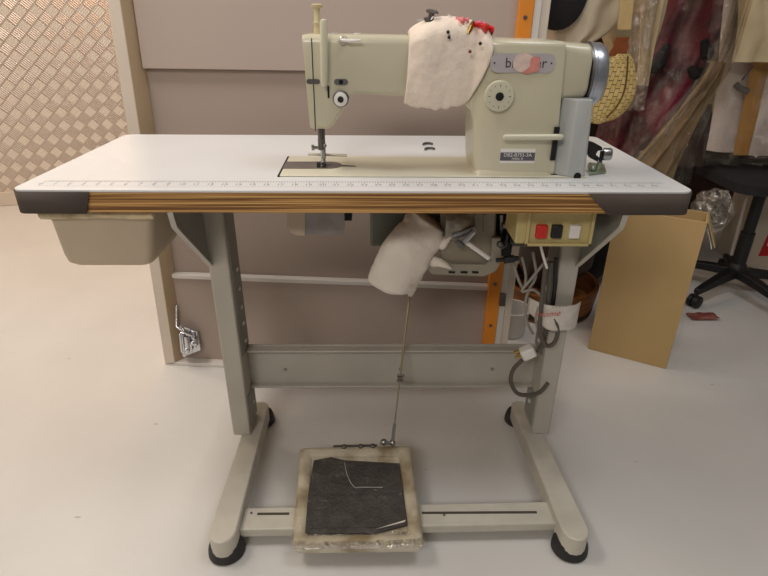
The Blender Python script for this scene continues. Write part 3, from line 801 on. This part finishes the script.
# bobbin winder at right of the head
bwl = at(600,172,Z=H)
bw = thing('bobbin_winder', bwl, 'black and silver bobbin winder on tabletop right of the machine', 'bobbin winder')
q = [at(588,165,Z=H),at(604,167,Z=H),at(606,174,Z=H),at(589,176,Z=H)]
MB().prism([v+Vector((0,0,.0005)) for v in q], (0,0,.006)).build('base_plate', M_greenm, bw, bevel=.002)
yb_ = .13
MB().prism([at(x,y,Y=yb_) for x,y in ((588,141),(595,143),(602,147),(603,150),(598,151),(596,155),(600,158),(598,162),(590,158),(588,152))], (0,.012,0)).build('winder_arm', M_black, bw, bevel=.001)
MB().tube([at(602,151,Y=yb_), at(600,165,Y=yb_)], .0035, 8).build('winder_lever', M_black, bw)
MB().lathe(at(603,154,Y=yb_), (1,-.2,0), [(0,.005),(0,.012),(.012,.012),(.016,.010),(.016,.004)], 22).build('winder_wheel', M_steel, bw)
MB().tube([at(597,172,Y=.125),at(600,162,Y=.125)], .005, 10).ball(at(593,168,Y=.12), .006, 6).build('winder_spindle', M_greenm, bw)

# ------------------------------------------------------------------ cloth sleeve over the knee lifter
Pth = spl([at(392,285,Y=.19), at(396,272,Y=.19), at(409,250,Y=.19), at(422,232,Y=.2), at(431,219,Y=.205)], 7)
Rd = []
mb = MB(); secs = []
for i, p in enumerate(Pth):
    t = (Pth[min(i+1,len(Pth)-1)]-Pth[max(i-1,0)]).normalized(); w = Vector((0,1,0)); u_ = t.cross(w).normalized()
    f = i/(len(Pth)-1); r = .056+.006*math.sin(f*PI)-.010*f
    if i == 0: continue
    secs.append((p, u_, w, r))
def ring(p, u_, w, r, sd):
    o = []
    for k in range(28):
        a_ = 2*PI*k/28; d_ = u_*math.cos(a_)+w*math.sin(a_)*.75
        q = p+d_*r; q = q + d_*(.006*nz(q,28,2)+.004*nz(q,60,3)); o.append(q)
    return o
p, u_, w, r = secs[0]; t = (secs[0][0]-secs[1][0]).normalized()
allr = [ring(p+t*.017, u_, w, r*.35, 0), ring(p+t*.014, u_, w, r*.75, 0), ring(p+t*.006, u_, w, r*.95, 0)] + [ring(*q_, 0) for q_ in secs]
mb.loft(allr)
# knot ends and hanging corner
mb.tube([at(408,286,Y=.2), at(412,291,Y=.19), at(410,297,Y=.195)], [.02,.012,.005], 10)
mb.tube([at(428,262,Y=.19), at(440,261,Y=.18), at(453,270,Y=.175)], [.016,.012,.002], 10)
mb.tube([at(440,250,Y=.19), at(446,238,Y=.18), at(455,232,Y=.18)], [.012,.010,.004], 10)
ks = mb.build('cloth_sleeve', M_cloth2, sub=1, smooth=180)
tag(ks, 'white cotton cloth wrapped and knotted around the knee lifter under the table', 'cloth')
wr = MB()
def gwrap(u, v):
    p = at(444,224,Y=.19).lerp(at(470,226,Y=.2), u); a_ = v*2*PI
    q = p+Vector((0, .028*math.sin(a_), .036*math.cos(a_)*(1-.25*u)))
    return q+Vector((0,1,1))*(.005*nz(q,40,7))
tag(MB().grid(gwrap, 14, 24).build('grey_wrapping', mat('dull_film', s(160,154,142), .45, var=.25, scale=50, bump=.5, bscale=70)), 'crumpled grey wrapping on the lifter beside the white cloth sleeve', 'wrapping')

# ------------------------------------------------------------------ cables and plug by the right leg
def cab(name, pts, r, material, label, cat='cable', Y=.16, group='cables hanging by the right leg'):
    P = [at(p[0],p[1],Y=(p[2] if len(p) > 2 else Y)) for p in pts]
    return tag(MB().tube(spl(P,8), r, 8).build(name, material), label, cat, group)
cab('cable', [(540,243,.10),(543,255,.1),(547,268,.11)], .0028, M_white, 'short straight white cable coming down from the switch box')
cab('cable', [(522,257),(526,276),(523,288),(516,272),(514,258),(519,262)], .0034, M_cable, 'looped pale grey cable below the belt pulley', Y=.2)
cab('cable', [(533,252),(536,275),(529,290),(525,305),(527,322),(533,334)], .0034, M_cable, 'pale grey cable curving past the right side of the orange strip', Y=.18)
cab('cable', [(548,258),(532,278),(522,291),(534,290),(543,300),(540,312)], .0034, M_cable, 'pale grey cable arching towards the white paper wrap', Y=.17)
cab('cable', [(539,306),(536,318),(538,330)], .0036, M_cable, 'short pale grey cable end left of the paper wrap', Y=.165)
cab('cable', [(546,262),(543,290),(541,310),(540,332),(546,345),(554,343),(558,330),(554,318)], .0052, M_cable2, 'dark grey cable hanging in a big loop below the paper wrap', Y=.15)
cab('cable', [(551,262),(549,290),(547,318),(544,340),(538,352)], .0058, M_cable2, 'dark grey cable hanging down inside the right leg', Y=.165)
cab('cable', [(556,258),(555,285),(552,310),(549,330)], .005, M_black, 'black cable close against the right leg', Y=.17)
pl = at(527,352,Y=.15)
pc_ = thing('power_cord', pl, 'dark grey power cord with white three-pin plug hanging at the crossbar', 'power cord')
MB().tube(spl([at(x,y,Y=.16) for x,y in ((522,360),(513,370),(511,382),(517,393),(528,395),(540,392),(548,383))],8), .0052, 8).build('cord', M_cable2, pc_)
rot = Matrix.Rotation(math.radians(-28), 3, 'Y')
MB().box(pl-Vector((.016,.016,.013)), pl+Vector((.018,.012,.015)), rot).build('plug', M_white, pc_, bevel=.005)
mb = MB()
for dx, dz in ((-.022,.012),(-.024,-.002),(-.018,.002)):
    v = rot @ Vector((dx,0,dz)); mb.box(pl+v-Vector((.006,.002,.003)), pl+v+Vector((.006,.002,.003)), rot)
mb.build('plug_pin', M_brass, pc_)
# paper wrap taped round leg and cables
wp = thing('paper_wrap', at(556,316,Y=.15), 'white printed paper wrap taped round cables and right table leg', 'wrap')
cxy = (.445,.2)
wl, wr_ = at(533,302,Y=.165), at(578,303,Y=.165)
def wrapf(u, v):
    x = wl.x-.004+(wr_.x-wl.x+.012)*u
    zt = at(556,302,Y=.165).z; zb = at(556,327,Y=.165).z
    low = zb + (.030*(.42-u)/.42 if u < .42 else 0) + .004*nz((u*5,0,0),1)
    z = zt+(low-zt)*v
    y = .146+.045*(abs(u-.55)*1.8)**3 + .002*nz((u*7,v*4,0),1,3)
    return (x, y, z)
pw = MB().grid(wrapf, 30, 12).build('paper', mat('printed_paper', s(214,206,196), .45, var=.08, scale=50), wp, solid=.0006)
mb = MB(); c = at(549,314.5,Y=.141)
M_rink = mat('red_ink', s(204,104,100), .6)
mb.text('Home', .022, (c.x, .143, c.z), Vector((1,0,.10)), Vector((.25,0,1)), .0005)
mb.build('red_lettering', M_rink, pw, fixn=False)
mb = MB(); c = at(560,307,Y=.141); mb.text('- - ~ - -', .011, (c.x,.144,c.z), Vector((1,0,.05)), Vector((0,0,1)), .0005)
mb.build('grey_lettering', M_ink, pw, fixn=False)

# ------------------------------------------------------------------ right-hand clutter
# cardboard carton
ca, cb_ = Vector((.794,.705,0)), Vector((1.014,.578,0)); cd = (cb_-ca).normalized(); cn = Vector((-cd.y,cd.x,0)); CH = .522
ct = thing('cardboard_carton', (ca+cb_)/2+cn*.05, 'tall open brown cardboard carton standing right of the table', 'carton')
wid = (cb_-ca).length
def cbx(mb, a, b, d0, d1, z0, z1):
    p = [ca+cd*a+cn*d0, ca+cd*b+cn*d0, ca+cd*b+cn*d1, ca+cd*a+cn*d1]
    return mb.prism([q+Vector((0,0,z0)) for q in p], (0,0,z1-z0))
mb = MB()
cbx(mb, 0, wid, 0, .005, .0, CH); cbx(mb, 0, wid, .105, .11, .0, CH)
cbx(mb, 0, .005, .005, .105, 0, CH); cbx(mb, wid-.005, wid, .005, .105, 0, CH); cbx(mb, .005, wid-.005, .005, .105, 0, .005)
mb.build('carton_body', M_card, ct, bevel=.0015)
p = ca+cd*wid
MB().prism([p+cn*.005+Vector((0,0,CH)), p+cn*.1+Vector((0,0,CH)), p+cd*.03+cn*.1+Vector((0,0,CH-.07)), p+cd*.035+cn*.005+Vector((0,0,CH-.075))], cd*.003).build('flap', M_card2, ct)
MB().prism([p+cd*.002+cn*.03+Vector((0,0,CH-.02)), p+cd*.03+cn*.03+Vector((0,0,CH-.09)), p+cd*.03+cn*.07+Vector((0,0,CH-.09)), p+cd*.002+cn*.07+Vector((0,0,CH-.02))], cd*.002+Vector((0,0,.002))).build('paper_label', M_white, ct)
# crumpled plastic bags
def bagblob(name, cpx, rad, Y, label, seed, material=M_clear2):
    c = at(*cpx, Y=Y)
    def f(u, v):
        th, ph = PI*u, 2*PI*v
        d_ = Vector((math.sin(th)*math.cos(ph), math.sin(th)*math.sin(ph), math.cos(th)))
        q = Vector((d_.x*rad[0], d_.y*rad[1], d_.z*rad[2]))
        return c+q*(1+.22*nz(d_,2.2,seed)+.12*nz(d_,6,seed))
    return tag(MB().grid(f, 26, 34).build(name, material, smooth=30), label, 'plastic bag')
bagblob('plastic_bag', (712,212), (.06,.06,.075), .77, 'crumpled clear plastic bag stuffed in behind the carton top', 3)

# silhouettes hung as soft garments
def garment(rows, Y, thick, seed, nu=40, folds=5, amp=.02, uv=False, nv=28):
    """rows: (x_left, x_right, y) down the garment, as measured positions on the plane at depth Y"""
    L_ = spl([at(r[0], r[2], Y=Y) for r in rows], 6); R_ = spl([at(r[1], r[3] if len(r) > 3 else r[2], Y=Y) for r in rows], 6)
    n = len(L_)-1
    def f(side):
        def g(u, v):
            i = u*n; k = min(int(i), n-1); a_ = L_[k].lerp(L_[k+1], i-k); b_ = R_[k].lerp(R_[k+1], i-k)
            p = a_.lerp(b_, v); e = math.sqrt(max(0, 1-(2*v-1)**2))
            fold = amp*(math.sin(v*folds*PI+2.2*nz((u*3,0,0),1,seed)+seed)+1.2*nz((p.x*9,p.z*5,0),1.4,seed))
            return p+Vector((0, (side*thick - .0)*e + (fold*e), 0))
        return g
    mb = MB()
    mb.grid(f(-1), nu, nv, uv); mb.grid(f(1), nu, nv, uv)
    return mb

# unseen rail added above the frame for the garments to hang from
rl = thing('added_clothes_rail', (1.25,1.25,0), 'chrome clothes rail added above the hanging garments on the right', 'clothes rail')
MB().tube([(.55,1.25,1.78),(2.3,1.25,1.78)], .014, 14).build('rail_bar', M_chrome, rl)
MB().tube([(.55,.84,1.6),(2.3,.84,1.6)], .014, 14).build('rail_bar', M_chrome, rl)
MB().tube([(2.28,.84,1.6),(2.28,1.25,1.6)], .014, 14).build('cross_arm', M_chrome, rl)
MB().tube([(2.28,1.25,0),(2.28,1.25,1.78)], .014, 14).build('upright', M_chrome, rl)
MB().tube([(.57,1.32,0),(.57,1.32,.5),(.57,1.27,1.78)], .014, 14).build('upright', M_chrome, rl)
TOPY = -170
beh = garment([(560,760,TOPY),(565,800,-60),(590,800,0),(610,790,60),(640,775,110)], 1.6, .05, 11, folds=9, amp=.02).build('beige_curtain', M_beige)
tag(beh, 'long beige cloth hanging at the back behind maroon and white garments', 'cloth')
g = thing('maroon_garment', at(690,60,Y=1.2), 'maroon satin garment hanging in clear plastic behind the straw bag', 'garment')
garment([(680,760,TOPY),(676,750,-70),(664,746,0),(650,738,32),(640,722,62),(622,708,90),(604,692,112),(596,668,134),(594,640,152),(610,625,166)], 1.34, .05, 3, nu=60, folds=4, amp=.03).build('cloth', M_maroon, g)
garment([(640,770,TOPY),(640,762,-60),(632,750,0),(628,742,40),(624,725,75),(606,708,105),(598,690,130),(600,660,155)], 1.26, .01, 6, nu=60, folds=7, amp=.02).build('plastic_cover', M_clear, g)
for a_, b_ in (((668,44),(655,72)),((704,40),(716,60)),((690,68),(706,74)),((648,66),(664,64))):
    p, q = at(*a_,Y=1.26), at(*b_,Y=1.26)
    tag(MB().tube([p, p.lerp(q,.5)+Vector((-.01,.0,-.01)), q], [.012,.025,.01], 10).build('bow', M_blackcloth, g), 'black bow of cloth')
bg = thing('beige_garment', at(655,30,Y=1.08), 'pale beige garment in plastic hanging between straw bag strap and maroon garment', 'garment')
garment([(640,690,TOPY),(640,680,-60),(640,668,0),(641,662,25),(640,654,50),(636,648,85)], 1.13, .015, 8, folds=4, amp=.012).build('cloth', M_beige, bg)
garment([(630,690,TOPY),(628,676,-50),(628,660,0),(629,652,40),(628,650,70),(622,644,110)], 1.09, .006, 5, folds=5, amp=.012).build('plastic_cover', M_clear2, bg)
wg = thing('white_garment', at(735,90,Y=1.1), 'white garment with tan band hanging in clear plastic at right edge', 'garment')
garment([(730,860,TOPY),(728,850,-50),(724,840,0),(720,830,40),(716,815,90),(710,800,130),(706,790,150,158)], 1.15, .02, 4, folds=5, amp=.014).build('cloth', M_whitecloth, wg)
tag(garment([(775,800,TOPY),(772,795,-40),(768,790,0),(756,779,40),(748,766,80),(740,757,120),(733,748,155)], 1.115, .006, 2, nv=6, folds=1, amp=.004).build('sash', M_tanstrap, wg), 'tan cloth band')
garment([(718,880,TOPY),(716,860,-50),(712,850,10),(708,840,50),(704,820,100),(704,810,140),(702,800,165)], 1.085, .006, 9, nu=50, folds=8, amp=.014).build('plastic_cover', M_clear, wg)
MB().tube([at(735,84,Y=1.09),at(741,89,Y=1.08),at(748,91,Y=1.08)], .01, 8).tube([at(742,80,Y=1.08),at(753,66,Y=1.09)], .003, 6).build('hanger_hook', M_dsteel, wg)
hg = garment([(735,850,TOPY),(735,840,-40),(738,830,0),(737,820,30),(732,810,62)], 1.035, .012, 14, folds=6, amp=.012).build('beige_shawl', M_beige)
tag(hg, 'beige cloth in plastic hanging in front of top of white garment', 'cloth')
tb = thing('garment_bag', at(680,135,Y=1.0), 'crumpled clear garment bag with tan cloth hanging below maroon garment', 'garment bag')
garment([(714,724,62),(703,718,82),(684,708,104),(660,693,132),(636,680,160),(622,672,182)], .96, .02, 12, folds=5, amp=.016).build('cloth', mat('tan_grey_cloth', s(150,128,96), .7, var=.2, scale=12), tb)
garment([(754,785,TOPY),(744,764,-60),(735,752,0),(710,735,60),(690,718,90),(664,711,115),(640,700,140),(622,694,165),(616,690,185)], .915, .012, 13, nu=60, folds=9, amp=.018).build('bag_film', M_clear, tb)
dk = garment([(690,712,104),(684,710,125),(680,706,145),(676,703,166)], 1.22, .01, 15, folds=3, amp=.01).build('dark_garment', mat('dark_brown_cloth', s(66,50,44), .7, var=.2, scale=20))
tag(dk, 'dark brown cloth in film hanging left of the white garment hem', 'garment')

# cream canvas bag with black lining, top of the frame
cbg = thing('canvas_bag', at(580,20,Y=.95), 'cream canvas bag with black opening hanging above the hand wheel', 'bag')
garment([(546,655,-110),(545,652,-50),(543,640,-10),(543,628,8),(543,618,22),(543,606,34),(545,592,42),(556,578,45)], .92, .05, 21, nu=50, folds=5, amp=.012).build('canvas', M_creamcloth, cbg)
mb = MB()
cc = at(563,-12,Y=.845)
mb.loft([[cc+Vector((r_*.080*math.cos(a_), y_, r_*.112*math.sin(a_))) for a_ in [2*PI*k/28 for k in range(28)]] for r_, y_ in ((1,.03),(.98,.0),(.85,-.012),(.5,-.02),(.05,-.022))])
tag(mb.build('opening', M_blackcloth, cbg), 'round black opening')
# straw bag
sb = thing('straw_bag', at(612,90,Y=.8), 'round woven straw bag with webbing strap hanging beside the hand wheel', 'bag')
Yb = .80
garment([(609,628,53),(599,633,60),(587,636,74),(578,636,88),(573,633,100),(572,625,111),(577,616,118),(588,600,122)], Yb, .035, 1, nu=50, folds=1, amp=.0, uv=True).build('woven_body', M_weave, sb)
sd = MB(); sd.tube(spl([at(x,y,Y=Yb-.035) for x,y in ((628,56),(627,75),(624,92),(617,106),(606,118))],6), .0022, 6); sd.build('seam', mat('dark_straw', s(110,80,34), .8), sb)
def strapf(pts, w, Y, mbx=None):
    P = [at(a_,b_,Y=Y) for a_, b_ in pts]
    mbx = mbx or MB()
    for i in range(len(P)-1):
        a_, b_ = P[i], P[i+1]; mbx.prism([a_-Vector((w,0,0)), a_+Vector((w,0,0)), b_+Vector((w,0,0)), b_-Vector((w,0,0))], (0,.004,0))
    return mbx
strapf([(641,-250),(627,0),(624,30)], .0195, Yb-.002).build('strap', M_strap, sb)
strapf([(624,29.5),(623,37)], .0215, Yb-.006).build('strap_slider', mat('aged_nickel', s(176,158,120), .35, .6), sb)
p = [at(x,y,Y=Yb-.03) for x,y in ((616,37),(630,37),(628,42),(629,47),(627,51),(628,56),(608.5,56),(611,51),(614,46),(614,42))]
MB().prism(p, (0,.006,0)).build('leather_tab', M_brownleather, sb, bevel=.001)
# lower dark things, chair, boxes
dkc = thing('dark_backing_cabinet', (1.75,2.1,0), 'dark brown wooden cabinet added to fill the dark space at the back right', 'cabinet')  # invented cabinet, keeps the background behind the clutter dark
MB().box((.62,1.95,.0),(3.0,2.4,1.9)).build('carcass', M_darkwood, dkc, bevel=.004)
for i in range(3):
    MB().box((.66+.78*i,1.93,.1),(1.4+.78*i,1.95,1.85)).build('door', M_darkwood, dkc, bevel=.004)
ch = thing('office_chair', (1.575,1.16,0), 'black swivel chair on five-star castor base below the white garment', 'chair')
hub = Vector((1.565,1.155,.0))
MB().lathe(hub+Vector((0,0,.075)), (0,0,1), [(0,.03),(.03,.04),(.06,.032),(.065,.027),(.2,.027),(.2,.022),(.48,.022)], 20).build('gas_column', M_black, ch)
for k in range(5):
    a_ = math.radians(210+72*k); d_ = Vector((math.cos(a_), math.sin(a_), 0)); w = Vector((-d_.y, d_.x, 0))
    secs = []
    for t, z, hw_, hh in ((.02,.1,.026,.018),(.12,.092,.022,.016),(.22,.078,.018,.013),(.265,.07,.015,.010)):
        p = hub+d_*t+Vector((0,0,z)); secs.append([p-w*hw_-Vector((0,0,hh)), p+w*hw_-Vector((0,0,hh)), p+w*hw_*.8+Vector((0,0,hh)), p-w*hw_*.8+Vector((0,0,hh))])
    lg = MB().loft(secs).build('leg', M_black, ch, bevel=.004)
    c = hub+d_*.262+Vector((0,0,.026))
    MB().lathe(c-w*.024, w, [(0,.018),(.003,.026),(.018,.026),(.021,.02),(.027,.02),(.030,.026),(.045,.026),(.048,.018)], 20).tube([c, c+Vector((0,0,.046))], .009, 8).build('castor', M_black, lg)
MB().loft([[(hub.x+x_, hub.y+y_, z) for x_, y_ in rrect(0,0,.23*g_,.22*g_,.07,5)] for z, g_ in ((.48,.8),(.485,.88),(.52,.88),(.535,.8),(.538,.6))]).build('seat', M_blackcloth, ch)
MB().box((hub.x-.03,hub.y+.19,.50),(hub.x+.03,hub.y+.21,.56)).build('back_bar', M_black, ch, bevel=.005)
MB().tube([at(747,195,Y=1.02)+Vector((0,.0,.0)), at(731,255,Y=1.02)], .006, 8).build('lift_rod', mat('grey_rod', s(150,140,130), .4), ch)
wb = thing('white_box', (1.95,1.55,0), 'white board box with a red label standing behind the swivel chair', 'box')
MB().box((1.77,1.42,0),(2.15,1.62,.375)).build('box_body', M_boxwhite, wb, bevel=.003)
p, q = at(759.5,256,Y=1.418), at(768,228,Y=1.418)
lb = MB().prism([(p.x-.005,1.4195,p.z),(p.x+.16,1.4195,p.z),(p.x+.16,1.4195,q.z),(p.x+.01,1.4195,q.z)], (0,-.002,0)).build('red_label', M_redlabel, wb)
MB().text('H', .06, (p.x+.035,1.417,(p.z+q.z)/2), (1,0,0), (0,0,1), .0004).build('lettering', M_white, lb, fixn=False)
# wooden tub on the floor behind the right leg
wt = thing('wooden_tub', (.735,1.03,0), 'round brown wooden tub on the floor behind the right table leg', 'tub')
MB().lathe((.735,1.03,0), (0,0,1), [(0,.165),(.004,.17),(.11,.185),(.125,.185),(.125,.17),(.05,.16),(.05,0)], 40).build('tub_body', M_wood, wt)
MB().lathe((.735,1.03,.012), (0,0,1), [(0,.1725),(.02,.176),(.02,.17),(0,.168)], 40).build('hoop', M_darkwood, wt)
def sack(c, rad, seed, name, material, label, cat):
    c = Vector(c)
    def f(u, v):
        th, ph = PI*u, 2*PI*v
        d_ = Vector((math.sin(th)*math.cos(ph), math.sin(th)*math.sin(ph), math.cos(th)))
        return c+Vector((d_.x*rad[0], d_.y*rad[1], d_.z*rad[2]))*(1+.16*nz(d_,1.8,seed)+.06*nz(d_,6,seed))
    return tag(MB().grid(f, 22, 30).build(name, material), label, cat)
sack((.735,1.04,.26), (.14,.14,.19), 5, 'cloth_bundle', M_darkwood, 'dark brown bundle of cloth standing in the wooden tub', 'bundle')
sack((1.32,1.62,.26), (.2,.13,.25), 9, 'bin_bag', M_blackcloth, 'black sack on the floor in shadow behind the carton', 'sack')
sack((1.0,1.28,.2), (.12,.12,.19), 12, 'cloth_bundle', M_blackcloth, 'black bundle on the floor between carton and chair base', 'bundle')
wtub = thing('bucket', at(515,333,Z=0)+Vector((-.02,.0,0)), 'small grey-white plastic bucket on floor right of the orange strip', 'bucket')
bc0 = WL[wtub.name]
MB().lathe(bc0, (0,0,1), [(0,.045),(.004,.05),(.10,.062),(.105,.066),(.11,.066),(.11,.058),(.02,.045),(.02,0)], 30).build('bucket_body', M_tub, wtub)
scr = at(702,318,Z=0)
def scf(u, v):
    return scr+Vector(((u-.5)*.11, (v-.5)*.05, .004+.006*(1+nz((u*4,v*4,0),1,2))))
tag(MB().grid(scf, 12, 6).build('fabric_scrap', mat('red_brown_scrap', s(150,96,84), .8, c2=s(110,40,40), scale=20), solid=.001), 'red and tan fabric scrap on floor beside the castor', 'scrap')

# ------------------------------------------------------------------ light
w = bpy.data.worlds.new('world'); scene.world = w; w.use_nodes = True
w.node_tree.nodes['Background'].inputs['Color'].default_value = (1,.95,.9,1)
w.node_tree.nodes['Background'].inputs['Strength'].default_value = .10
def area(name, loc, tgt, sx, sy, e, c):
    l = bpy.data.lights.new(name, 'AREA'); l.shape = 'RECTANGLE'; l.size = sx; l.size_y = sy; l.energy = e; l.color = c
    o = bpy.data.objects.new(name, l); col.objects.link(o); o.location = loc
    o.rotation_euler = (Vector(tgt)-Vector(loc)).to_track_quat('-Z','Y').to_euler()
    return o
area('assumed_ceiling_light', (-1.3,.3,2.7), (-1.3,.3,0), .5, 1.3, 38, (1,.93,.86))  # assumed overhead light out of view, warm and stronger on the left
area('assumed_ceiling_light', (.9,-.2,2.7), (.9,-.2,0), .8, .5, 13, (.90,.95,1))  # assumed overhead light out of view, cool and weaker on the right
area('rear_fill_light', (-.9,-2.6,2.55), (-.3,-.2,.4), 1.2, .4, 30, (1,.95,.90))  # added soft fill from behind the camera for the fronts under the table
area('wall_fill_light', (-1.9,1.3,2.6), (-1.9,2.4,.7), .3, .3, 14, (1,.84,.66))  # unseen lamp added to lighten the tread plate wall at left
area('added_warm_wall_fill', (-.75,1.85,2.3), (-1.35,2.6,.8), .2, .2, 9, (1,.55,.28))  # unseen orange light added behind the panel to tint the tread plate peach

scene.view_settings.view_transform = 'Standard'
scene.view_settings.exposure = -.07
